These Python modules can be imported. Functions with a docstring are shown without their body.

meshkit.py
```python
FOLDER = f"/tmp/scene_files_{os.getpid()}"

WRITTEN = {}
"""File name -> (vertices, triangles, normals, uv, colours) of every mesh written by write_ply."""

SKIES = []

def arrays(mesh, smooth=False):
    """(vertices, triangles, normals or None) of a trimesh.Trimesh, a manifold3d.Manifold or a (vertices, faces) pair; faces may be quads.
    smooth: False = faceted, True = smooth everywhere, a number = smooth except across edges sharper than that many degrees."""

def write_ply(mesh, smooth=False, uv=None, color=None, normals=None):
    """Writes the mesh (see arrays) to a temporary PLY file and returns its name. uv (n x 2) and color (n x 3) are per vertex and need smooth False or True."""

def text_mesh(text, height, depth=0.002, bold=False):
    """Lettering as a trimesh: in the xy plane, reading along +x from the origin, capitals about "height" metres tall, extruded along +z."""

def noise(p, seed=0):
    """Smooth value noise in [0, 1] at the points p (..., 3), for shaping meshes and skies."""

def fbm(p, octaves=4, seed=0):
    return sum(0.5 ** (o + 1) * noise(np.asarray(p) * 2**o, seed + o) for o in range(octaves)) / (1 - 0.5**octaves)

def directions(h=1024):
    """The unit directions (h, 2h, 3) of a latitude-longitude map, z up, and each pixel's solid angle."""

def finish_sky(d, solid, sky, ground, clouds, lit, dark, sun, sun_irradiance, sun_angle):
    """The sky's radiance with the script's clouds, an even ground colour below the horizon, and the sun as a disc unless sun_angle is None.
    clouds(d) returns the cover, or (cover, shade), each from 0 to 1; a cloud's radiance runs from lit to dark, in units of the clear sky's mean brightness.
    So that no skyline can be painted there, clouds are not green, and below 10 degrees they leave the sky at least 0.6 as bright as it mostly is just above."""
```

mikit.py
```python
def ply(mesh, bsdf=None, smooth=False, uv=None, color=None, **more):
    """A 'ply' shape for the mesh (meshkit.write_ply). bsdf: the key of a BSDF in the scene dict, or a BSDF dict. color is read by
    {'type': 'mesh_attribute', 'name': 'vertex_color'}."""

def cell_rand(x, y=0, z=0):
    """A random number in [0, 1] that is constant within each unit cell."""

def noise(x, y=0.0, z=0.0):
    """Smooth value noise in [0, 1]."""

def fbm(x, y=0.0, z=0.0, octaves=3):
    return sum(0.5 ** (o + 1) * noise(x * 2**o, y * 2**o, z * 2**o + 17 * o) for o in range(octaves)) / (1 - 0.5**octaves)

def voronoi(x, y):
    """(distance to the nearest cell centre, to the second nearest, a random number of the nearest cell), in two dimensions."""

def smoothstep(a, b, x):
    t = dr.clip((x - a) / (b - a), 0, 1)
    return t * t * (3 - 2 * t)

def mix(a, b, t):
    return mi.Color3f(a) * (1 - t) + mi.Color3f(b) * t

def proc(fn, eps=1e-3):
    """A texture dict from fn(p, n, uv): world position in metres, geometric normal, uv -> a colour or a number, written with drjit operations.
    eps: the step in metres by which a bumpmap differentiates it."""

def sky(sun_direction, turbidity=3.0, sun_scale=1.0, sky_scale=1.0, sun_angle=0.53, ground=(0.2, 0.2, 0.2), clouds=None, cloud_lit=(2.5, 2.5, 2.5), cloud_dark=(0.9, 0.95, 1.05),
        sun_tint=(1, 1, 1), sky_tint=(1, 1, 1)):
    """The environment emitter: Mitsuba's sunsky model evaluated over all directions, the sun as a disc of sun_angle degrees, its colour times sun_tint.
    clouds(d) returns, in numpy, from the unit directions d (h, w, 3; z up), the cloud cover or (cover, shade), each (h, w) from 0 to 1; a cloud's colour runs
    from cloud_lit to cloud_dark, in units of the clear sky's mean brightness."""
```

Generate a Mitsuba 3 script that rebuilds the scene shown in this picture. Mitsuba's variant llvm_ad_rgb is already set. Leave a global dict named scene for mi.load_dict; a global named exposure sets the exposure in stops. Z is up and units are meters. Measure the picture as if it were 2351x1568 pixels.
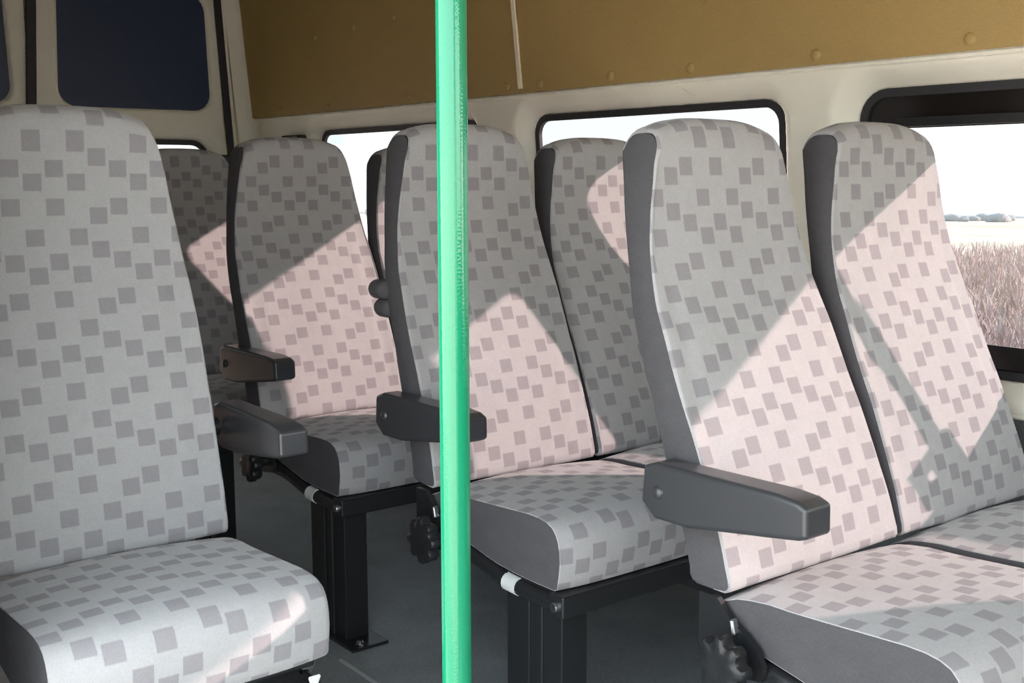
import math, random
import numpy as np, trimesh, drjit as dr, mitsuba as mi, mikit
from shapely.geometry import Polygon
from mikit import noise, fbm, cell_rand, smoothstep, mix

random.seed(7)
rng = np.random.default_rng(7)
T = mi.ScalarTransform4f
scene, labels = {}, {}

# ---------------------------------------------------------------- camera, sky, exposure
CAM = np.array([0, 0, 1.10101646])
YAW, PITCH, ROLL, FOCAL = 0.667459671, 0.140548106, -0.00159676809, 2631.76177
Fw = np.array([math.sin(YAW) * math.cos(PITCH), math.cos(YAW) * math.cos(PITCH), -math.sin(PITCH)])
Rt = np.array([math.cos(YAW), -math.sin(YAW), 0])
Up = np.cross(Rt, Fw)
Up = -Rt * math.sin(ROLL) + Up * math.cos(ROLL)
scene['camera'] = {'type': 'perspective', 'fov_axis': 'x', 'fov': 2 * math.degrees(math.atan(2351 / 2 / FOCAL)), 'near_clip': 0.02, 'far_clip': 5000.0,
                   'to_world': T().look_at(origin=CAM.tolist(), target=(CAM + Fw).tolist(), up=Up.tolist())}
exposure = 4.75

SUN = np.array([1.0, -0.70, 0.50])
SUN /= np.linalg.norm(SUN)
SLOPE = 1.75                                   # the minibus stands on a road that falls away towards the field
DOWN = np.array([math.sin(0.95), math.cos(0.95), 0])
AX = np.cross(DOWN, [0, 0, 1.0])


def turn(v, deg):
    a = math.radians(deg)
    return v * math.cos(a) + np.cross(AX, v) * math.sin(a) + AX * (AX @ v) * (1 - math.cos(a))


def haze_cover(d):
    import meshkit
    n = meshkit.fbm(d * np.array([3.0, 3.0, 7.0]), 4, 3)
    return 0.75 + 0.2 * n, 0.3 * n


sky = mikit.sky(turn(SUN, SLOPE), turbidity=5.0, sun_scale=0.72, sky_scale=1.0, sun_angle=0.7, sun_tint=(0.96, 0.95, 1.50), ground=(0.2, 0.19, 0.16),
                clouds=haze_cover, cloud_lit=(1.86, 2.10, 2.30), cloud_dark=(1.28, 1.48, 1.62))
sky['to_world'] = T().rotate(AX.tolist(), -SLOPE) @ sky['to_world']
scene['sky'] = sky


# ---------------------------------------------------------------- materials
def two(b):
    return {'type': 'twosided', 'bsdf': b}


def prin(col, rough=0.5, **k):
    c = mikit.proc(col) if callable(col) else {'type': 'rgb', 'value': list(col)}
    return {'type': 'principled', 'base_color': c, 'roughness': rough, **k}


def fabric_col(p, n, uv):
    u = uv.x / 0.0363
    c = dr.floor(u)
    fu = u - c
    k = c - 5 * dr.floor(c / 5)                 # the print repeats after five columns
    shift = dr.select(k > 3.5, 0.51, dr.select((k > 0.5) & (k < 1.5) | (k > 2.5), 0.735, 0.0))
    second = dr.select(k > 3.5, 0.37, 0.41)
    v = -uv.y / 0.159 - shift
    f = v - dr.floor(v)
    e = 0.010
    sq = lambda a: smoothstep(a - e, a + e, f) * (1 - smoothstep(a + 0.182 - e, a + 0.182 + e, f))  # noqa: E731
    m = (sq(0.03) + sq(0.03 + second)) * smoothstep(0.03, 0.07, fu) * (1 - smoothstep(0.86, 0.90, fu))
    g = noise(uv.x * 900, uv.y * 900) * 0.12 + fbm(uv.x * 60, uv.y * 60) * 0.06 + 0.91
    return mix((0.40, 0.392, 0.385), (0.285, 0.270, 0.275), m) * g


def side_col(p, n, uv):
    g = noise(p.x * 700, p.y * 700, p.z * 700) * 0.22 + fbm(p.x * 40, p.y * 40, p.z * 40) * 0.15 + 0.82
    return mi.Color3f(0.088, 0.085, 0.088) * g


def floor_col(p, n, uv):
    s = noise(p.x * 500, p.y * 500)
    w = fbm(p.x * 9, p.y * 9, 0.0, 4)
    return mix((0.19, 0.21, 0.212), (0.27, 0.288, 0.285), w) * (0.85 + 0.3 * s)


def panel_col(p, n, uv):
    s = noise(p.x * 300, p.y * 300, p.z * 300)
    w = fbm(p.y * 5, p.z * 5, 3.0, 3)
    return mi.Color3f(0.40, 0.275, 0.105) * (0.90 + 0.12 * s + 0.08 * w)


def cream_col(p, n, uv):
    w = fbm(p.x * 8, p.y * 8, p.z * 8, 3)
    return mi.Color3f(0.84, 0.81, 0.68) * (0.95 + 0.06 * w)


def lower_col(p, n, uv):
    s = noise(p.y * 600, p.z * 600)
    return mi.Color3f(0.075, 0.085, 0.088) * (0.8 + 0.4 * s)


def field_col(p, n, uv):
    a = fbm(p.x * 0.05, p.y * 0.05, 0.0, 4)
    b = fbm(p.x * 1.2, p.y * 1.2, 5.0, 4)
    c = mix((0.58, 0.53, 0.44), (0.48, 0.44, 0.33), smoothstep(0.4, 0.65, a))
    c = mix(c, (0.34, 0.28, 0.25), smoothstep(0.5, 0.8, b) * 0.6)
    lot = mi.Color3f(0.50, 0.48, 0.42) * (0.85 + 0.3 * fbm(p.x * 3, p.y * 3, 2.0))     # pale gravel lot on the doorway side
    return dr.select(p.x < 4.0, lot, c)


M = {
    'fabric': two(prin(fabric_col, 0.9, specular=0.1)),
    'side': two(prin(side_col, 0.85, specular=0.15)),
    'plastic': two(prin((0.040, 0.041, 0.044), 0.30, specular=0.7)),
    'black': two(prin((0.016, 0.017, 0.018), 0.33, specular=0.5)),
    'rubber': two(prin((0.02, 0.02, 0.022), 0.55)),
    'gloss_black': two(prin((0.012, 0.010, 0.009), 0.12)),
    'tape': two(prin((0.62, 0.64, 0.62), 0.5)),
    'steel': two(prin((0.55, 0.56, 0.57), 0.3, metallic=1.0)),
    'cream': two(prin(cream_col, 0.5, specular=0.4)),
    'panel': two(prin(panel_col, 0.55, specular=0.3)),
    'strip': two(prin((0.85, 0.76, 0.56), 0.3)),
    'navy': two(prin((0.030, 0.048, 0.095), 0.35, specular=0.4)),
    'floor': two({'type': 'bumpmap', 'scale': 1.0, 'arbitrary': mikit.proc(lambda p, n, uv: 0.0004 * noise(p.x * 260, p.y * 260)), 'bsdf': prin(floor_col, 0.45, specular=0.4)}),
    'lower': two(prin(lower_col, 0.7)),
    'ceiling': two(prin((0.27, 0.25, 0.21), 0.7)),
    'glass': {'type': 'thindielectric', 'specular_transmittance': {'type': 'rgb', 'value': [0.262, 0.264, 0.266]}},
    'clear_glass': {'type': 'thindielectric'},
    'pole': two({'type': 'bumpmap', 'scale': 1.0, 'arbitrary': mikit.proc(lambda p, n, uv: 0.00010 * noise(p.x * 480, p.y * 480, p.z * 480), 4e-4),
                 'bsdf': prin((0.010, 0.24, 0.112), 0.12, specular=0.75)}),
    'field': prin(field_col, 0.9),
    'reed': two(prin(lambda p, n, uv: mix((0.60, 0.50, 0.44), (0.36, 0.28, 0.28), noise(p.x * 3, p.y * 3, 1.0)), 0.8)),
    'tree': two(prin((0.40, 0.42, 0.42), 0.9)),
    'weld': two(prin((0.36, 0.38, 0.37), 0.6)),
}
for k, b in M.items():
    scene['mat_' + k] = b


# ---------------------------------------------------------------- helpers
def add(key, mesh, mat, smooth=35, uv=None, **info):
    if key in scene:
        n = 1
        while f'{key}_{n:03d}' in scene:
            n += 1
        key = f'{key}_{n:03d}'
    scene[key] = mikit.ply(mesh, 'mat_' + mat, smooth=smooth, uv=uv)
    if info:
        labels[key] = info
    return key


def thing(key, label, category, group=None):
    if key in labels:
        n = 1
        while f'{key}_{n:03d}' in labels:
            n += 1
        key = f'{key}_{n:03d}'
    labels[key] = {'label': label, 'category': category}
    if group:
        labels[key]['group'] = group
    return key


def cat(ms):
    return trimesh.util.concatenate(ms)


BALL = trimesh.creation.icosphere(subdivisions=2).vertices


def rhull(pts, r):
    """Convex solid through the points, edges rounded with radius r."""
    return trimesh.Trimesh(np.vstack([np.asarray(p) + BALL * r for p in pts])).convex_hull


def rbox(x0, x1, y0, y1, z0, z1, r=0.004):
    return rhull([(x, y, z) for x in (x0 + r, x1 - r) for y in (y0 + r, y1 - r) for z in (z0 + r, z1 - r)], r)


def rprism(poly, x0, x1, r, shear=None):
    """Convex (y, z) outline from x0 to x1, rounded edges."""
    c = np.mean(poly, 0)
    pts = []
    for y, z in poly:
        d = c - (y, z)
        d = d / np.linalg.norm(d) * r * 1.3
        for x in (x0 + r, x1 - r):
            pts.append((x, y + d[0], z + d[1]))
    return rhull(pts, r)


def tube(path, r, sides=16):
    p = np.asarray(path, float)
    t = np.gradient(p, axis=0)
    t /= np.linalg.norm(t, axis=1)[:, None]
    a = np.cross(t, [0.3, 0.5, 0.81] if abs(t[0, 2]) < 0.9 else [1.0, 0, 0])
    a /= np.linalg.norm(a, axis=1)[:, None]
    b = np.cross(t, a)
    w = np.linspace(0, 2 * np.pi, sides, endpoint=False)
    v = (p[:, None] + r * (np.cos(w)[None, :, None] * a[:, None] + np.sin(w)[None, :, None] * b[:, None])).reshape(-1, 3)
    f = []
    n = len(p)
    for i in range(n - 1):
        for j in range(sides):
            k = (j + 1) % sides
            f += [[i * sides + j, i * sides + k, (i + 1) * sides + k], [i * sides + j, (i + 1) * sides + k, (i + 1) * sides + j]]
    v = np.vstack([v, p[:1], p[-1:]])
    for j in range(sides):
        k = (j + 1) % sides
        f += [[n * sides, k, j], [n * sides + 1, (n - 1) * sides + j, (n - 1) * sides + k]]
    return trimesh.Trimesh(v, f, process=False)


def lathe(profile, axis_origin, axis='x', sides=24):
    """profile: (radius, along) pairs, revolved about an axis through axis_origin."""
    m = trimesh.creation.revolve(np.asarray(profile, float), sections=sides)
    v = m.vertices
    if axis == 'x':
        v = v[:, [2, 0, 1]]
    elif axis == 'y':
        v = v[:, [1, 2, 0]]
    return trimesh.Trimesh(v + np.asarray(axis_origin), m.faces, process=False)


def grid_faces(n, m):
    i, j = np.meshgrid(np.arange(n - 1), np.arange(m - 1), indexing='ij')
    a = (i * m + j).ravel()
    q = np.stack([a, a + 1, a + m + 1, a + m], -1)
    return np.vstack([q[:, [0, 1, 2]], q[:, [0, 2, 3]]])


def rrect(y0, y1, z0, z1, r, e=0.0, n=7, taper=0.0):
    """Rounded rectangle loop grown by e; always the same number of points."""
    y0, y1, z0, z1, r = y0 - e, y1 + e, z0 - e, z1 + e, r + e
    out = []
    for cy, cz, a0 in ((y1 - r, z1 - r, 0), (y0 + r, z1 - r, 90), (y0 + r, z0 + r, 180), (y1 - r, z0 + r, 270)):
        for a in np.radians(np.linspace(a0, a0 + 90, n)):
            out.append((cy + r * math.cos(a), cz + r * math.sin(a)))
    o = np.array(out)
    if taper:
        c = (y0 + y1) / 2
        o[:, 0] = c + (o[:, 0] - c) * (1 - taper * (o[:, 1] - z0) / (z1 - z0))
    return o


def triangulate(outer, holes):
    from shapely.geometry import Polygon as Pg
    p = Pg(outer, holes)
    v, f = trimesh.creation.triangulate_polygon(p, engine='earcut')
    return np.asarray(v), np.asarray(f)


def loft(loops, closed=True):
    """Quads between successive loops of 3-D points."""
    n = len(loops[0])
    v = np.vstack(loops)
    f = []
    for i in range(len(loops) - 1):
        for j in range(n if closed else n - 1):
            k = (j + 1) % n
            f += [[i * n + j, i * n + k, (i + 1) * n + k], [i * n + j, (i + 1) * n + k, (i + 1) * n + j]]
    return trimesh.Trimesh(v, f, process=False)


# ---------------------------------------------------------------- the shell of the minibus
def xr(z):                                     # inner face of the right-hand side wall, leaning in with height
    return 2.275 - 0.09 * (np.asarray(z) - 0.7)


def on_right(yz, d):
    yz = np.asarray(yz)
    return np.stack([xr(yz[:, 1]) + d, yz[:, 0], yz[:, 1]], -1)


def xl(z):
    return 0.335 + 0.09 * (np.asarray(z) - 0.7)


def on_left(yz, d):
    yz = np.asarray(yz)
    return np.stack([xl(yz[:, 1]) - d, yz[:, 0], yz[:, 1]], -1)


REAR = 4.6


def on_rear(xz, d):
    xz = np.asarray(xz)
    return np.stack([xz[:, 0], REAR + d - 0 * xz[:, 0], xz[:, 1]], -1)


FILLET = ((0.060, 0.0), (0.052, 0.0015), (0.042, 0.006), (0.032, 0.015), (0.022, 0.027), (0.012, 0.042), (0.004, 0.054), (0.0, 0.060))


def trimmed_wall(place, outer, windows, fillet=FILLET):
    """A moulded sheet with rounded recesses that lead to the windows; windows: (y0, y1, z0, z1, r)."""
    ms, holes = [], []
    for w in windows:
        loops = [place(rrect(*w, e), d) for e, d in fillet]
        ms.append(loft(loops))
        holes.append(rrect(*w, fillet[0][0]))
    v, f = triangulate(outer, holes)
    ms.append(trimesh.Trimesh(place(v, 0.0), f, process=False))
    m = cat(ms)
    m.merge_vertices()
    return m


W1, W2, W3, W0 = (0.17, 1.600, 0.675, 1.298, 0.07), (1.816, 2.770, 0.675, 1.293, 0.06), (3.040, 4.110, 0.675, 1.292, 0.06), (-1.45, -0.25, 0.70, 1.29, 0.07)


def rect(y0, y1, z0, z1):
    return [(y0, z0), (y1, z0), (y1, z1), (y0, z1)]


scene_kind = dict(kind='structure')
fl = trimesh.creation.box(bounds=[[0.22, -2.3, -0.05], [2.40, 4.70, 0.0]])
add('floor', fl, 'floor', False, kind='structure', label='dark grey speckled vinyl floor under the seats')
add('wall_right', trimmed_wall(on_right, rect(-1.72, 4.645, 0.607, 1.95), [W0, W1, W2, W3]), 'cream', 40, kind='structure',
    label='cream moulded side wall around the row of windows')
lw = trimesh.Trimesh(on_right(rect(-2.2, 4.64, 0.0, 0.640), 0.022), [[0, 1, 2], [0, 2, 3]], process=False)
lw.vertices[:, 0] = np.where(lw.vertices[:, 2] < 0.1, 2.235, lw.vertices[:, 0])
add('wall_right__lower_panel', lw, 'lower', False, label='dark grey panel below the cream window sill')
lip = tube(on_right([(y, 0.607) for y in np.linspace(-2.2, 4.6, 12)], 0.004), 0.006, 10)
add('wall_right__sill_lip', lip, 'cream')
bead = tube(on_right([(y, 1.351) for y in np.linspace(-2.2, 4.6, 12)], -0.004), 0.0055, 10)
add('wall_right__bead', bead, 'cream')


def cove_panel(y0, y1, z0=1.358, z1=1.93, notch=False, nose=0.012):
    """Thin hardboard sheet screwed on above the windows."""
    out = rect(y0, y1, z0, z1)
    if notch:                                   # stepped rear end beside the back doors
        out = [(y0, z0), (y1, z0), (y1, 1.470), (y1 + 0.028, 1.480), (y1 + 0.028, 1.625), (y1, 1.635), (y1, 1.80), (y1 + 0.02, 1.82), (y1 + 0.02, z1), (y0, z1)]
    v, f = triangulate(out, [])
    o = np.array(out)
    a, b = on_right(v, -nose), on_right(v, -nose + 0.004)
    return cat([trimesh.Trimesh(a, f, process=False), loft([on_right(o, -nose), on_right(o, -nose + 0.005)])])


cp = add('wall_right__cove_panel', cove_panel(2.752, 4.600, notch=True), 'panel', 30, label='dark brown hardboard panel near the back doors')
cp1 = add('wall_right__cove_panel', cove_panel(0.90, 2.744), 'panel', 30, label='golden brown hardboard panel above the windows')
cp2 = add('wall_right__cove_panel', cove_panel(-2.1, 0.892), 'panel', 30)


def cap(y, z, r=0.0135):
    c = on_right([(y, z)], -0.012)[0]
    prof = [(0.0, -0.006), (r * 0.5, -0.0055), (r * 0.8, -0.0038), (r, -0.001), (r * 1.02, 0.001)]
    return lathe([(a, b) for a, b in prof], c, 'x', 18)


for y in (1.296, 1.674, 2.06, 2.355, 2.658):
    add(cp1 + '__screw_cap', cap(y, 1.381), 'panel', 40)
for y, z in ((2.815, 1.382), (3.36, 1.381), (3.918, 1.378), (4.311, 1.384), (3.679, 1.643), (3.965, 1.635), (3.411, 1.648)):
    add(cp + '__screw_cap', cap(y, z, 0.011), 'panel', 40)
js = rhull([tuple(on_right([(y, z)], d)[0]) for y, z in ((2.741, 1.372), (2.755, 1.372), (2.757, 1.92), (2.771, 1.92)) for d in (-0.0135, -0.017)], 0.0018)
add('wall_right__joint_strip', js, 'strip', 30, label='thin pale strip covering the joint between two brown panels')


def band(place, w, e0, e1, d0, d1):
    """Flat ring between two rounded rectangles, with thickness."""
    a0, b0 = rrect(*w, e0), rrect(*w, e1)
    return loft([place(a0, d0), place(b0, d0), place(b0, d1), place(a0, d1), place(a0, d0)])


def side_window(n, place, w, frit, label, glass='glass'):
    key = f'window_{n}'
    y0, y1, z0, z1, r = w
    pane = on_frame = place(rrect(*w, 0.0), 0.064)
    c = pane.mean(0)
    v = np.vstack([pane, [c]])
    k = len(pane)
    add(key, trimesh.Trimesh(v, [[i, (i + 1) % k, k] for i in range(k)], process=False), glass, False, kind='structure', label=label)
    add(key + '__seal', band(place, w, 0.002, -0.017, 0.050, 0.062), 'rubber', 30)
    if frit:
        t, b, s = frit
        inner = rrect(y0 + s, y1 - s, z0 + b, z1 - t, 0.035)
        outer = rrect(*w, -0.004)
        add(key + '__border', loft([place(outer, 0.058), place(inner, 0.058), place(inner, 0.061)]), 'gloss_black', 20, label='broad black border printed on the glass')
    return key


k1 = side_window(1, on_right, W1, (0.086, 0.070, 0.085), 'sliding side window with a broad black border beside the front window seat')
k2 = side_window(2, on_right, W2, None, 'side window with thin black rubber seal behind the second row')
k3 = side_window(3, on_right, W3, None, 'side window with thin black rubber seal in the third row')
k0 = side_window(4, on_right, W0, None, 'side window beside the driver', 'clear_glass')
# slider parts of the first window
add(k1 + '__slider_rail', cat([rhull([tuple(on_right([(y, z)], d)[0]) for y in (0.42, 1.50) for z in (1.216, 1.232) for d in (0.040, 0.054)], 0.002)]), 'black', 30)
st = [tuple(on_right([(y + 0.15 * (z - 0.95), z)], d)[0]) for y in (0.862, 0.892) for z in (0.735, 1.215) for d in (0.045, 0.056)]
add(k1 + '__slider_stile', rhull(st, 0.002), 'black', 30)
latch = cat([rhull([tuple(on_right([(y, z)], d)[0]) for y in ya for z in za for d in (0.025, 0.045)], 0.004)
             for ya, za in (((0.79, 0.90), (0.800, 0.812)), ((0.79, 0.80), (0.740, 0.812)), ((0.838, 0.85), (0.740, 0.812)), ((0.88, 0.90), (0.740, 0.812)), ((0.79, 0.90), (0.740, 0.765)))])
add(k1 + '__latch', latch, 'black', 30)

# left-hand side: door opening by the camera, windows behind it
lo = [(-1.72, 0.0), (0.02, 0.0), (0.02, 1.58), (1.50, 1.58), (1.50, 0.0), (4.645, 0.0), (4.645, 1.95), (-1.72, 1.95)]
VL0 = (-1.40, -0.25, 0.70, 1.29, 0.07)
add('wall_left', trimmed_wall(on_left, lo, [VL0]), 'cream', 40, kind='structure')
out = [(1.53, 0.0), (4.60, 0.0), (4.60, 1.30), (1.53, 1.30)]
lp = trimesh.Trimesh(on_left(out, -0.010), [[0, 1, 2], [0, 2, 3]], process=False)
add('wall_left__lower_panel', lp, 'lower', False)
out = [(1.53, 1.36), (4.60, 1.36), (4.60, 1.90), (1.53, 1.90)]
add('wall_left__cove_panel', trimesh.Trimesh(on_left(out, -0.010), [[0, 1, 2], [0, 2, 3]], process=False), 'panel', False)
for n, w in ((5, VL0),):
    side_window(n, on_left, w, None, 'side window on the doorway side', 'clear_glass')
roof = [(xl(1.9) - 0.02, 1.90), (0.55, 1.955), (0.9, 1.985), (1.3, 1.995), (1.7, 1.985), (2.05, 1.955), (xr(1.9) + 0.02, 1.90)]
rv = [np.array([(x, y, z) for x, z in roof]) for y in (-1.75, 4.70)]
add('ceiling', loft(rv, False), 'ceiling', 60, kind='structure')
fo, fh = rect(0.20, 2.42, 0.0, 2.0), rrect(0.44, 2.10, 0.85, 1.75, 0.12)
v, f = triangulate(fo, [fh])
add('wall_front', trimesh.Trimesh(np.stack([v[:, 0], 0 * v[:, 0] - 1.7, v[:, 1]], -1), f, process=False), 'lower', False, kind='structure')

# rear wall and its pair of doors
rear_out = rect(0.20, 2.42, 0.0, 2.0)
RW1, RW2 = (1.43, 2.02, 0.72, 1.262, 0.075), (0.60, 1.20, 0.72, 1.262, 0.075)
v, f = triangulate(rear_out, [rrect(*RW1, 0.012), rrect(*RW2, 0.012)])
add('wall_rear', trimesh.Trimesh(on_rear(v, 0.040), f, process=False), 'cream', False, kind='structure', label='cream pillar and surround of the back doors')
corner = np.array([[(xr(z) - 0.075 + 0.002, 4.600, z), (xr(z) - 0.035, 4.594, z), (xr(z) - 0.012, 4.575, z), (xr(z) + 0.001, 4.545, z)] for z in np.linspace(0.6, 1.95, 8)])
add('wall_rear__corner_post', trimesh.Trimesh(corner.reshape(-1, 3), grid_faces(8, 4), process=False), 'cream', 60)


def seal_path(x0, x1, lean):
    return [(x0 + (x1 - x0) * (z - 1.2) / 0.7, REAR - 0.012, z) for z in np.linspace(0.12, 1.93, 24)]


def flat_seal(xa, xb, z0, z1, y, w, t=0.012):
    return rhull([(xa - w / 2, y, z0), (xa + w / 2, y, z0), (xb - w / 2, y, z1), (xb + w / 2, y, z1), (xa - w / 2, y + t, z0), (xa + w / 2, y + t, z0), (xb - w / 2, y + t, z1), (xb + w / 2, y + t, z1)], 0.003)


add('wall_rear__door_seal', flat_seal(2.122, 2.060, 0.90, 1.93, REAR - 0.022, 0.022), 'rubber', 30, label='black rubber strip along the edge of the back door')
add('wall_rear__edge_trim', flat_seal(2.146, 2.082, 0.90, 1.93, REAR - 0.016, 0.008), 'cream', 30)


def rear_door(n, x0, x1, upper, lower, label):
    key = f'door_{n}'
    loops_out = [(x0, 0.12), (x1, 0.12), (x1 - (0.05 if x1 > 1.5 else 0), 1.93), (x0 + (0.05 if x0 < 1.0 else 0), 1.93)]
    FU = ((0.022, 0.0), (0.014, 0.001), (0.006, 0.006), (0.0, 0.016))
    FL = ((0.050, 0.0), (0.036, 0.003), (0.022, 0.012), (0.008, 0.030), (0.0, 0.042))
    ms, holes = [], []
    for w, F, tp in ((upper, FU, 0.05), (lower, FL, 0.0)):
        for (e0, d0), (e1, d1) in zip(F[:-1], F[1:]):
            ms.append(loft([on_rear(rrect(*w, e0, taper=tp), d0 - 0.008), on_rear(rrect(*w, e1, taper=tp), d1 - 0.008)]))
        holes.append(rrect(*w, F[0][0], taper=tp))
    v, f = triangulate(loops_out, holes)
    ms.append(trimesh.Trimesh(on_rear(v, -0.008), f, process=False))
    m = cat(ms)
    m.merge_vertices()
    add(key, m, 'cream', 40, kind='structure', label=label)
    u = rrect(*upper, 0.002, taper=0.05)
    v, f = triangulate(u, [])
    add(key + '__inset_panel', trimesh.Trimesh(on_rear(v, 0.007), f, process=False), 'navy', False, label='dark navy rounded inset panel')
    g = rrect(*lower, 0.0)
    v, f = triangulate(g, [])
    add(key + '__pane', trimesh.Trimesh(on_rear(v, 0.038), f, process=False), 'glass', False)
    add(key + '__seal', band(on_rear, lower, 0.003, -0.018, 0.022, 0.034), 'rubber', 30)
    return key


d1 = rear_door(1, 1.306, 2.112, (1.412, 2.030, 1.385, 1.85, 0.070), RW1, 'back door leaf with dark navy inset above a narrow bright window')
d2 = rear_door(2, 0.520, 1.300, (0.600, 1.240, 1.385, 1.85, 0.070), RW2, 'other back door leaf, only the edge of its navy inset in view')
add(d1 + '__centre_seal', flat_seal(1.304, 1.333, 1.36, 1.93, REAR - 0.022, 0.030), 'rubber', 30, label='black rubber strip between the two back doors')
add(d1 + '__hinge_cover', rbox(1.995, 2.118, REAR - 0.035, REAR - 0.008, 1.160, 1.204, 0.006), 'black', 30)

# ---------------------------------------------------------------- seats
ZF = np.array([.430, .45, .5, .55, .6, .65, .7, .75, .8, .85, .9, .95, 1.0, 1.05, 1.1, 1.13])
YF = np.array([.006, .012, .030, .046, .066, .087, .109, .134, .157, .179, .203, .222, .236, .245, .250, .254])
YB = np.array([.098, .100, .114, .130, .151, .170, .189, .207, .228, .248, .265, .280, .296, .312, .326, .336])
ZW = [.43, .5, .6, .75, .8, .85, .9, .95, 1.0, 1.05, 1.1, 1.13, 1.18, 1.21]
WW = [.2215, .221, .218, .215, .214, .211, .207, .199, .191, .181, .171, .164, .147, .135]
CX = 0.233


def smooth_curve(z, y, zz):
    from scipy.interpolate import PchipInterpolator
    return PchipInterpolator(z, y)(zz)


def back_profile():
    zz = np.linspace(.496, 1.13, 38)
    front = np.stack([smooth_curve(ZF, YF, zz), zz], -1)
    rear = np.stack([smooth_curve(ZF, YB, zz), zz], -1)
    arc = []
    c, ry, rz = (0.2985, 1.135), 0.0445, 0.054     # rounded headrest top
    for a in np.radians(np.linspace(172, 10, 13)):
        arc.append((c[0] + ry * np.sign(math.cos(a)) * abs(math.cos(a)) ** 0.75 + 0.004 * math.sin(a), c[1] + rz * abs(math.sin(a)) ** 0.8))
    under = np.array([(.062, .472), (.040, .472), (.031, .476), (.027, .484)])
    back = np.array([(.112, .484), (.106, .476), (.096, .472), (.080, .472)])
    return np.vstack([under, front, arc, rear[::-1], back]), 42, 13


PROF, NFR, NARC = back_profile()
tang = np.gradient(PROF, axis=0)
tang /= np.linalg.norm(tang, axis=1)[:, None]
NRM = np.stack([-tang[:, 1], tang[:, 0]], -1)      # outward in the (y, z) plane
ARC = np.concatenate([[0], np.cumsum(np.linalg.norm(np.diff(PROF, axis=0), axis=1))])


def half_w(z):
    return np.interp(z, ZW, WW)


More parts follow.
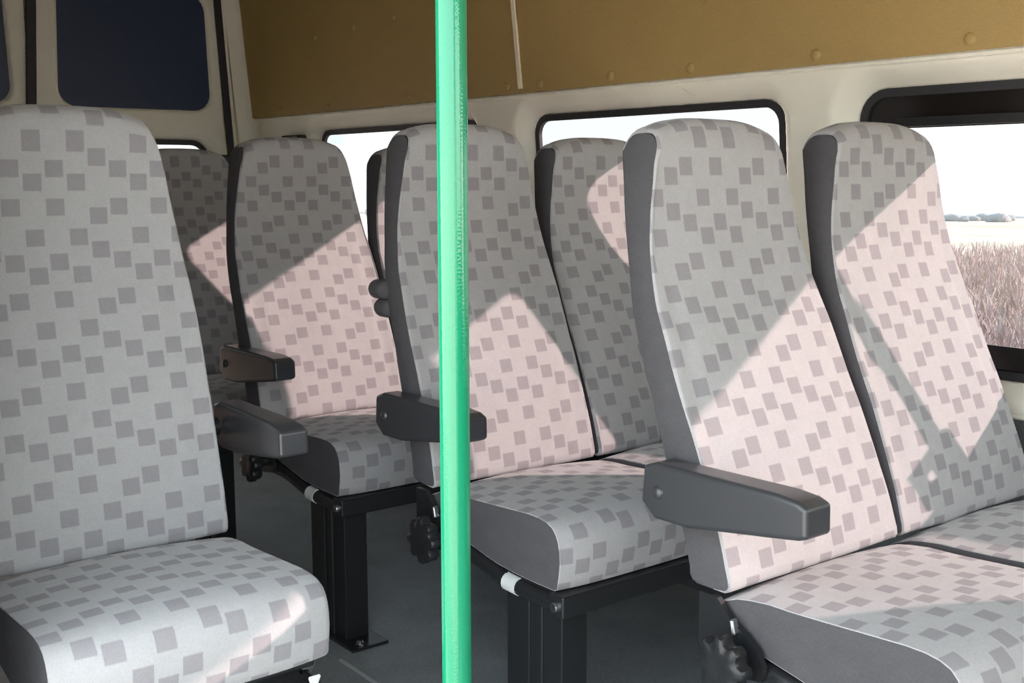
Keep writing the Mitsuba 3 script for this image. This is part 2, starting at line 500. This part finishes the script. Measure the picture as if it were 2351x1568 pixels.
def backrest_meshes(tilt, uvo, wrinkle):
    """Fabric face, two side panels and the rear shell of one backrest, in seat space."""
    R_ALL = 0.0045 + 0.0075 * np.clip(NRM[:, 1], 0, 1) * (PROF[:, 1] > 1.1)   # softer edges over the headrest
    # columns: (fraction of half width inside the rounding, rounding angle)
    spec = [('L', th) for th in np.linspace(0, math.pi / 2, 5)[:-1]] + [('M', a) for a in np.linspace(-1, 1, 29)] + [('R', th) for th in np.linspace(math.pi / 2, 0, 5)[1:]]
    n, k = len(PROF), len(spec)

    def surf(kinds, idx):
        V = np.zeros((len(idx), len(kinds), 3))
        U = np.zeros((len(idx), len(kinds), 2))
        for j, (kind, q) in enumerate(kinds):
            P, Nn = PROF[idx], NRM[idx]
            w, r = half_w(P[:, 1]), R_ALL[idx]
            front = np.clip((np.arange(n)[idx] < NFR).astype(float), 0, 1)
            top = np.exp(-((P[:, 1] - 1.185) / 0.03) ** 2)
            if kind == 'M':
                lx = q * (w - r)
                ins = np.zeros(len(idx))
                crown = 0.016 * top * (1 - abs(q) ** 3.2)
                groove = -0.0035 * np.exp(-((abs(q) - 0.86) / 0.035) ** 2) * np.clip((P[:, 1] - .5) / .1, 0, 1) * np.clip((.98 - P[:, 1]) / .1, 0, 1) * front
                soft = 0.006 * (1 - q * q) * np.sin(np.clip((P[:, 1] - .45) / .65, 0, 1) * math.pi) * front
                wav = wrinkle * (noise_np(lx * 9 + uvo[0] * 5, P[:, 1] * 7 + uvo[1] * 3) - 0.5) * front
                out = crown * 0.0 + groove + soft + wav
                P2 = P + Nn * out[:, None]
                P2 = P2 + np.stack([0 * crown, crown], -1)
            else:
                s = -1 if kind == 'L' else 1
                lx = s * (w - r + r * math.cos(q))
                P2 = P - Nn * (r * (1 - math.sin(q)))[:, None]
            V[:, j] = np.stack([CX + lx, P2[:, 0], P2[:, 1]], -1)
            U[:, j] = np.stack([CX + lx + (0.006 * math.cos(q) * (1 if kind == 'R' else -1) if kind != 'M' else 0), ARC[idx]], -1) + uvo
        return V, U

    fab_idx = np.arange(0, NFR + NARC)
    V, U = surf(spec, fab_idx)
    fabric = trimesh.Trimesh(V.reshape(-1, 3), grid_faces(len(fab_idx), k), process=False)
    fuv = U.reshape(-1, 2)
    rear_idx = np.arange(NFR + NARC - 1, n)
    V2, _ = surf(spec, rear_idx)
    g = np.sin(np.clip((V2[..., 2] - .43) / .7, 0, 1) * math.pi)[..., None]
    bul = np.array([0 if kd != 'M' else (1 - abs(q) ** 4) for kd, q in spec])[None, :, None]
    V2[..., 1:2] += 0.045 * g * bul
    shell = trimesh.Trimesh(V2.reshape(-1, 3), grid_faces(len(rear_idx), k), process=False)
    # bottom closing strip
    bot = np.stack([V[0], V2[-1]], 0)
    shell = cat([shell, trimesh.Trimesh(bot.reshape(-1, 3), grid_faces(2, k), process=False)])
    sides = []
    half = n // 2
    for s in (-1, 1):
        P = PROF - NRM * R_ALL[:, None]
        fr, re = P[:half], P[::-1][:half]
        rows = []
        for t in np.linspace(0, 1, 7):
            Q = fr * (1 - t) + re * t
            rows.append(np.stack([CX + s * (half_w(Q[:, 1]) + 0.004 * math.sin(t * math.pi)), Q[:, 0], Q[:, 1]], -1))
        sides.append(trimesh.Trimesh(np.stack(rows, 0).reshape(-1, 3), grid_faces(7, half), process=False))
    a = tilt
    for m in [fabric, shell] + sides:
        v = m.vertices.copy()
        dy, dz = v[:, 1] - .03, v[:, 2] - .45
        v[:, 1] = .03 + dy * math.cos(a) + dz * math.sin(a)
        v[:, 2] = .45 + dz * math.cos(a) - dy * math.sin(a)
        m.vertices = v
    return fabric, fuv, sides, shell


def noise_np(x, y):
    import meshkit
    return meshkit.noise(np.stack([np.asarray(x, float), np.asarray(y, float), np.zeros(np.shape(x))], -1), 5)


CUSH = np.array([(.075, .440), (.05, .457), (.02, .469), (-.005, .474), (-.04, .478), (-.085, .479), (-.14, .482), (-.218, .487), (-.268, .490), (-.300, .4895), (-.325, .486), (-.344, .479), (-.357, .468), (-.366, .454),
                 (-.371, .436), (-.372, .415), (-.370, .396), (-.363, .366), (-.352, .361), (-.331, .361), (-.273, .361), (-.218, .363), (-.171, .367), (-.134, .373), (-.09, .382), (-.03, .393), (.03, .398), (.075, .40)])


def dense(poly, step):
    out = []
    for a, b in zip(poly[:-1], poly[1:]):
        m = max(1, int(np.linalg.norm(b - a) / step))
        out += [a + (b - a) * t for t in np.arange(m) / m]
    return np.array(out + [poly[-1]])


def cushion_meshes(uvo, x0=0.020, x1=0.455):
    P = dense(CUSH, 0.012)
    t = np.gradient(P, axis=0)
    t /= np.linalg.norm(t, axis=1)[:, None]
    N = np.stack([t[:, 1], -t[:, 0]], -1)
    arc = np.concatenate([[0], np.cumsum(np.linalg.norm(np.diff(P, axis=0), axis=1))])
    RL, RR = 0.0018, 0.014
    c, w = (x0 + x1) / 2, (x1 - x0) / 2
    spec = [('L', th) for th in np.linspace(0, math.pi / 2, 5)[:-1]] + [('M', a) for a in np.linspace(-1, 1, 21)] + [('R', th) for th in np.linspace(math.pi / 2, 0, 5)[1:]]
    V, U = np.zeros((len(P), len(spec), 3)), np.zeros((len(P), len(spec), 2))
    up = np.clip((P[:, 1] - .40) / .07, 0, 1)
    corner = np.clip((-P[:, 0] - .25) / .12, 0, 1) ** 2      # plan view: front corners rounded
    for j, (kind, q) in enumerate(spec):
        if kind == 'M':
            lx, Q = q * (w - (RL + RR) / 2) + (RL - RR) / 2, P.copy()
            Q = Q - N * (-0.010 * (1 - q * q) * up)[:, None]
            Q[:, 0] += 0.014 * abs(q) ** 4 * corner
            if q < 0:
                Q[:, 0] -= 0.0
        else:
            s, r = (-1, RL) if kind == 'L' else (1, RR)
            lx, Q = s * (w - r + r * math.cos(q)), P - N * (-1) * (-(r * (1 - math.sin(q))))
            Q[:, 0] += 0.014 * corner
        V[:, j] = np.stack([c + lx + 0 * Q[:, 0], Q[:, 0], Q[:, 1]], -1)
        U[:, j] = np.stack([c + lx + 0 * arc, arc], -1) + uvo
    fab = trimesh.Trimesh(V.reshape(-1, 3), grid_faces(len(P), len(spec)), process=False)
    sides = []
    for col, s in ((0, -1), (len(spec) - 1, 1)):
        E = V[:, col]
        v, f = triangulate(E[:, 1:], [])
        # snap the fan onto the seam loop, give it a slight pillow
        sides.append(trimesh.Trimesh(np.stack([0 * v[:, 0] + E[0, 0], v[:, 0], v[:, 1]], -1), f, process=False))
    return fab, U.reshape(-1, 2), sides


ARM = [(.170, .652), (.150, .660), (.060, .661), (-.095, .660), (-.130, .655), (-.141, .650), (-.142, .616), (-.132, .612), (-.076, .602), (.086, .579), (.150, .580), (.174, .600)]


def armrest(mirror, off):
    pts = []
    r = 0.0075
    c = np.mean(ARM, 0)
    for y, z in ARM:
        d = c - (y, z)
        d = d / np.linalg.norm(d) * r
        k = np.clip((0.09 - y) / 0.23, 0, 1)
        xa, xb = -.036 + .004 * k, .011 + .015 * k
        for x in (xa + r, xb - r):
            pts.append((x, y + d[0], z + d[1]))
    m = rhull(pts, r)
    pc = lathe([(0, -.005), (.005, -.0048), (.0085, -.003), (.0105, 0), (.0115, .002)], (-.037, .136, .619), 'x', 20)
    for q in (m, pc):
        v = q.vertices.copy()
        if mirror:
            v[:, 0] = 0.466 - v[:, 0]
        q.vertices = v + np.asarray(off)
        if mirror:
            q.invert()
    return m, pc


def knob(c):
    ph = np.linspace(0, 2 * np.pi, 64, endpoint=False)
    rad = 0.0435 + 0.0050 * np.tanh(2.0 * np.cos(8 * ph + 0.4))
    loops = []
    for s, x in ((0.90, 0.024), (1.0, 0.018), (1.0, 0.004), (0.93, -0.001), (0.78, -0.003), (0.6, -0.0045), (0.3, -0.0035), (0.0, -0.0035)):
        loops.append(np.stack([0 * ph + c[0] + x, c[1] + s * rad * np.cos(ph), c[2] + s * rad * np.sin(ph)], -1))
    return loft(loops)


def plate(poly, x0, x1):
    m = trimesh.creation.extrude_polygon(Polygon(poly), x1 - x0, engine='earcut')
    v = m.vertices
    return trimesh.Trimesh(np.stack([v[:, 2] + x0, v[:, 0], v[:, 1]], -1), m.faces, process=False)


def make_seat(label, pos, tilt=0.0, arm=None, mirror=False, dress=True, wrinkle=0.005):
    key = thing('passenger_seat', label, 'seat', 'patterned seats in rows')
    p = np.asarray(pos, float)
    uvo = np.array([rng.uniform(0, 3), rng.uniform(0, 3)])
    mv = lambda m: (m.apply_translation(p), m)[1]  # noqa: E731
    fab, fuv, sides, shell = backrest_meshes(tilt, uvo, wrinkle)
    add(key + '__backrest', mv(fab), 'fabric', True, uv=fuv)
    for s in sides:
        add(key + '__backrest_side', mv(s), 'side', True)
    add(key + '__back_shell', mv(shell), 'side', 50)
    cf, cuv, cs = cushion_meshes(uvo + 1.3)
    add(key + '__seat_cushion', mv(cf), 'fabric', True, uv=cuv)
    for s in cs:
        add(key + '__cushion_side', mv(s), 'side', False)
    if arm is not None:
        a, pc = armrest(mirror, arm)
        add(key + '__armrest', mv(a), 'plastic', 40)
        add(key + '__armrest__pivot_cap', mv(pc), 'plastic', 40)
        if mirror:
            stub = lathe([(0, 0), (.017, 0), (.017, .046), (0, .046)], (.4515, .136 + arm[1], .619 + arm[2]), 'x', 18)
            add(key + '__armrest__pivot_stub', mv(stub), 'black', 40)
    if dress:
        add(key + '__adjuster_knob', mv(knob((-.050, -.008, .386))), 'black', 40)
        br = plate([(.080, .468), (.045, .468), (.012, .436), (-.012, .425), (-.035, .408), (-.048, .385), (-.045, .362), (.02, .352), (.08, .385)], .002, .012)
        hub = lathe([(0, -.046), (.012, -.046), (.012, 0), (.0, 0)], (.004, -.008, .386), 'x', 14)
        add(key + '__recliner_bracket', mv(cat([br, hub])), 'black', 30)
        hc = rhull([(-.002, .006, .424), (.004, .006, .424), (-.002, .010, .440), (.004, .010, .440)], .0045)
        add(key + '__hinge_pin', mv(hc), 'steel', 40)
    return key


A, B, C, D, L = (1.284, 1.082, 0), (1.274, 1.861, 0), (1.280, 2.657, 0), (1.300, 3.440, 0), (.397, 1.899, -.015)
sh = lambda q: (q[0] + .458, q[1], q[2])  # noqa: E731
sA = make_seat('sunlit grey checked seat in front on the aisle, whole raised armrest in view', A, 0.0, (0, 0, 0))
sA2 = make_seat('grey checked window seat beside the large sliding window with the black border', sh(A), -0.026, dress=False)
sB = make_seat('grey checked aisle seat behind the green pole, second in its column', B, -0.075, (0, .004, -.004))
sB2 = make_seat('grey checked window seat half hidden by the front aisle seat', sh(B), 0.004, dress=False)
sC = make_seat('grey checked aisle seat of the third row, sun patch low on its backrest', C, -0.048, (0, .0, .006))
sC2 = make_seat('grey checked window seat of which only a narrow strip shows left of the pole', sh(C), 0.008, dress=False)
sD = make_seat('shaded grey checked seat farthest back, under the back door window', D, 0.0, dress=False)
sL = make_seat('large pale grey checked single seat at the doorway, left of the green pole', L, -0.19, (.049, .019, .026), True)
for k_, o_ in ((sA, A), (sB, B)):
    pin = lathe([(0, -.008), (.006, -.008), (.008, -.005), (.008, .005), (.006, .008), (0, .008)], (o_[0] + .4585, o_[1] + .012, .452), 'z', 14)
    add(k_ + '__hinge_pin', pin, 'steel', 40)
grip = cat([rhull([(1.296, 2.085, .868), (1.296, 2.11, .868), (1.310, 2.085, .868), (1.310, 2.11, .868)], .021),
            rhull([(1.306, 2.080, .828), (1.306, 2.105, .828), (1.325, 2.080, .828), (1.325, 2.105, .828)], .021)])
add(sB + '__grab_handle', grip, 'side', 40)
tag = cat([rhull([(L[0] + .405, L[1] - .372, .331), (L[0] + .420, L[1] - .372, .331), (L[0] + .41, L[1] - .374, .312)], .003),
           tube([(L[0] + .420, L[1] - .374, .318), (L[0] + .428, L[1] - .376, .306), (L[0] + .424, L[1] - .376, .298), (L[0] + .434, L[1] - .378, .290)], .0022, 8)])
add(sL + '__loose_tape', tag, 'tape', 40, label='loose white tape end')


# ---------------------------------------------------------------- steel bases
def seat_base(label, pos, width, mirror=False, back=0.0):
    key = thing('seat_base', label, 'seat base', 'black steel seat bases')
    p = np.asarray((pos[0], pos[1], 0.0))
    dz = pos[2]
    fx = (lambda x: 0.466 - x) if mirror else (lambda x: x)

    def bx(x0, x1, *r, rad=.004):
        a, b = sorted((fx(x0), fx(x1)))
        return rbox(a, b, *r, rad)

    def put(name, m, mat, smooth=30, **k):
        m.apply_translation(p)
        add(key + '__' + name, m, mat, smooth, **k)
    rail = [(fx(.030), y, z + dz) for y, z in ((-.372 + back, .336), (-.30, .335), (-.21, .336), (-.15, .348), (-.10, .359), (-.02, .370), (.08, .376))]
    put('side_rail', tube(rail, .0165, 14), 'black', 40)
    put('tape_band', tube([rail[2] + np.array([0, -.022, 0]), rail[2] + np.array([0, .017, .0015])], .0182, 16), 'tape', 40, label='band of silver white tape')
    put('cross_bar', bx(.012, width, -.375 + back, -.335 + back, .318 + dz, .360 + dz), 'black')
    put('seat_pan', bx(.03, width - .03, -.33, .06, .344 + dz, .358 + dz), 'black')
    put('leg', cat([bx(.030, .036, -.350, -.190, .006, .325 + dz, rad=.002), bx(.030, .092, -.352, -.340, .006, .325 + dz, rad=.002), bx(.030, .085, -.200, -.190, .006, .325 + dz, rad=.002),
                    bx(.024, .034, -.302, -.286, .006, .325 + dz, rad=.003), bx(.026, .034, -.262, -.250, .006, .325 + dz, rad=.002)]), 'black')
    put('foot_plate', bx(.010, .110, -.415, -.165, 0.0, .007, rad=.003), 'black')
    bolt = cat([lathe([(0, .013), (.006, .013), (.009, .010), (.009, .006), (.013, .006), (.013, 0)], (fx(.045), -.392, .004), 'z', 12)])
    put('bolt', bolt, 'steel')
    pin = lathe([(0, -.008), (.008, -.008), (.010, -.004), (.010, .01)], (fx(.012), -.356 + back, .338 + dz), 'x', 14)
    put('bar_end_bolt', pin, 'steel', 40)
    return key


seat_base('black steel base with white tape band under the second row beside the green pole', B, .985)
seat_base('black steel base under the front right-hand pair of seats', A, .975)
seat_base('black steel base with white tape band under the third row, behind the pale single seat', C, .979)
seat_base('black steel base under the farthest seat', D, .50)
seat_base('black steel base under the pale single seat at the doorway', L, .45, True, 0.09)

# ---------------------------------------------------------------- the green pole
pk = thing('grab_pole', 'bright green painted steel grab pole standing upright in the doorway', 'pole')
PX, PY = 0.7605, 1.0735
pole = lathe([(0, 0), (.0176, 0), (.0176, .4), (.0176, .8), (.0176, 1.2), (.0176, 1.6), (.0176, 1.96), (0, 1.96)], (PX, PY, 0.012), 'z', 48)
add(pk + '__tube', pole, 'pole', 40)
add(pk + '__floor_flange', lathe([(0, .016), (.024, .016), (.028, .012), (.045, .006), (.047, 0), (0, 0)], (PX, PY, 0.0), 'z', 32), 'pole', 40)

# ---------------------------------------------------------------- small fittings
bg = rhull([tuple(on_right([(y, z)], d)[0]) for y, z in ((4.13, 1.236), (4.31, 1.236), (4.15, 1.270), (4.28, 1.270)) for d in (-0.03, -0.005)], 0.008)
add('belt_guide', bg, 'black', 40, label='small black belt guide on the side wall above the third row aisle seat', category='belt guide')
add('floor__seam', rhull([(1.242, 1.95, 0.0005), (1.250, 1.95, 0.0005), (1.246, 2.23, 0.0005), (1.254, 2.23, 0.0005)], 0.0012), 'weld', 30)


add('wall_right__trim_joint', tube(on_right([(2.115, 1.347), (2.105, 1.332), (2.085, 1.320), (2.055, 1.312)], 0.0004), 0.0012, 6), 'strip', 30)
fold = rhull([tuple(on_right([(y, z)], d)[0]) for y, z, d in ((1.93, 1.60, -0.0105), (1.95, 1.615, -0.0105), (2.045, 1.485, -0.0105), (2.060, 1.497, -0.0105), (1.99, 1.55, -0.0128))], 0.0006)
add(cp1 + '__fold', fold, 'panel', 60)

# ---------------------------------------------------------------- outside
def ground_z(x, y):
    return -0.75 - math.tan(math.radians(SLOPE)) * (DOWN[0] * x + DOWN[1] * y)


gx = np.array([[-1800, -1800], [1800, -1800], [1800, 1800], [-1800, 1800.0]])
gm = trimesh.Trimesh([(x, y, ground_z(x, y)) for x, y in gx], [[0, 1, 2], [0, 2, 3]], process=False)
add('field', gm, 'field', False, kind='structure', label='pale dry field outside the windows')


def reeds():
    V, Fc, n = [], [], 0
    for _ in range(9000):
        az, d = rng.uniform(0.45, 1.25), 9 + 60 * rng.random() ** 1.7
        x, y = d * math.sin(az), d * math.cos(az)
        if rng.random() > 0.35 + 0.65 * (noise_np(np.array([x * .15]), np.array([y * .15]))[0] > 0.45):
            continue
        for _ in range(6):
            bx_, by = x + rng.normal(0, .16), y + rng.normal(0, .16)
            h, w = rng.uniform(.25, .62), rng.uniform(.010, .022)
            a, lean = rng.uniform(0, 6.28), rng.normal(0, .12, 2)
            dx, dy = math.cos(a) * w, math.sin(a) * w
            z = ground_z(bx_, by)
            V += [(bx_ - dx, by - dy, z), (bx_ + dx, by + dy, z), (bx_ + lean[0] + dx * .8, by + lean[1] + dy * .8, z + h * .8), (bx_ + lean[0] - dx * .8, by + lean[1] - dy * .8, z + h * .8), (bx_ + lean[0] * 1.4, by + lean[1] * 1.4, z + h)]
            Fc += [[n, n + 1, n + 2], [n, n + 2, n + 3], [n + 3, n + 2, n + 4]]
            n += 5
    return trimesh.Trimesh(V, Fc, process=False)


add('dry_reeds', reeds(), 'reed', False, kind='stuff', label='dry brown reeds growing in the field outside', category='reeds')


def far_trees():
    ms = []
    for _ in range(260):
        az, d = rng.uniform(0.2, 1.5), rng.uniform(420, 620)
        x, y = d * math.sin(az), d * math.cos(az)
        h = rng.uniform(1.1, 2.4) * (1.8 if az < 0.6 else 1)
        m = trimesh.creation.icosphere(subdivisions=2)
        v = m.vertices * (1 + 0.35 * (noise_np(m.vertices[:, 0] * 2.3 + _, m.vertices[:, 1] * 2.3 + m.vertices[:, 2]) - .5))[:, None]
        m.vertices = v * np.array([h * rng.uniform(1, 2.2), h * rng.uniform(1, 2.2), h]) + (x, y, ground_z(x, y) + h * .5)
        ms.append(m)
    return cat(ms)


add('far_trees', far_trees(), 'tree', True, kind='stuff', label='hazy line of low trees along the horizon', category='trees')
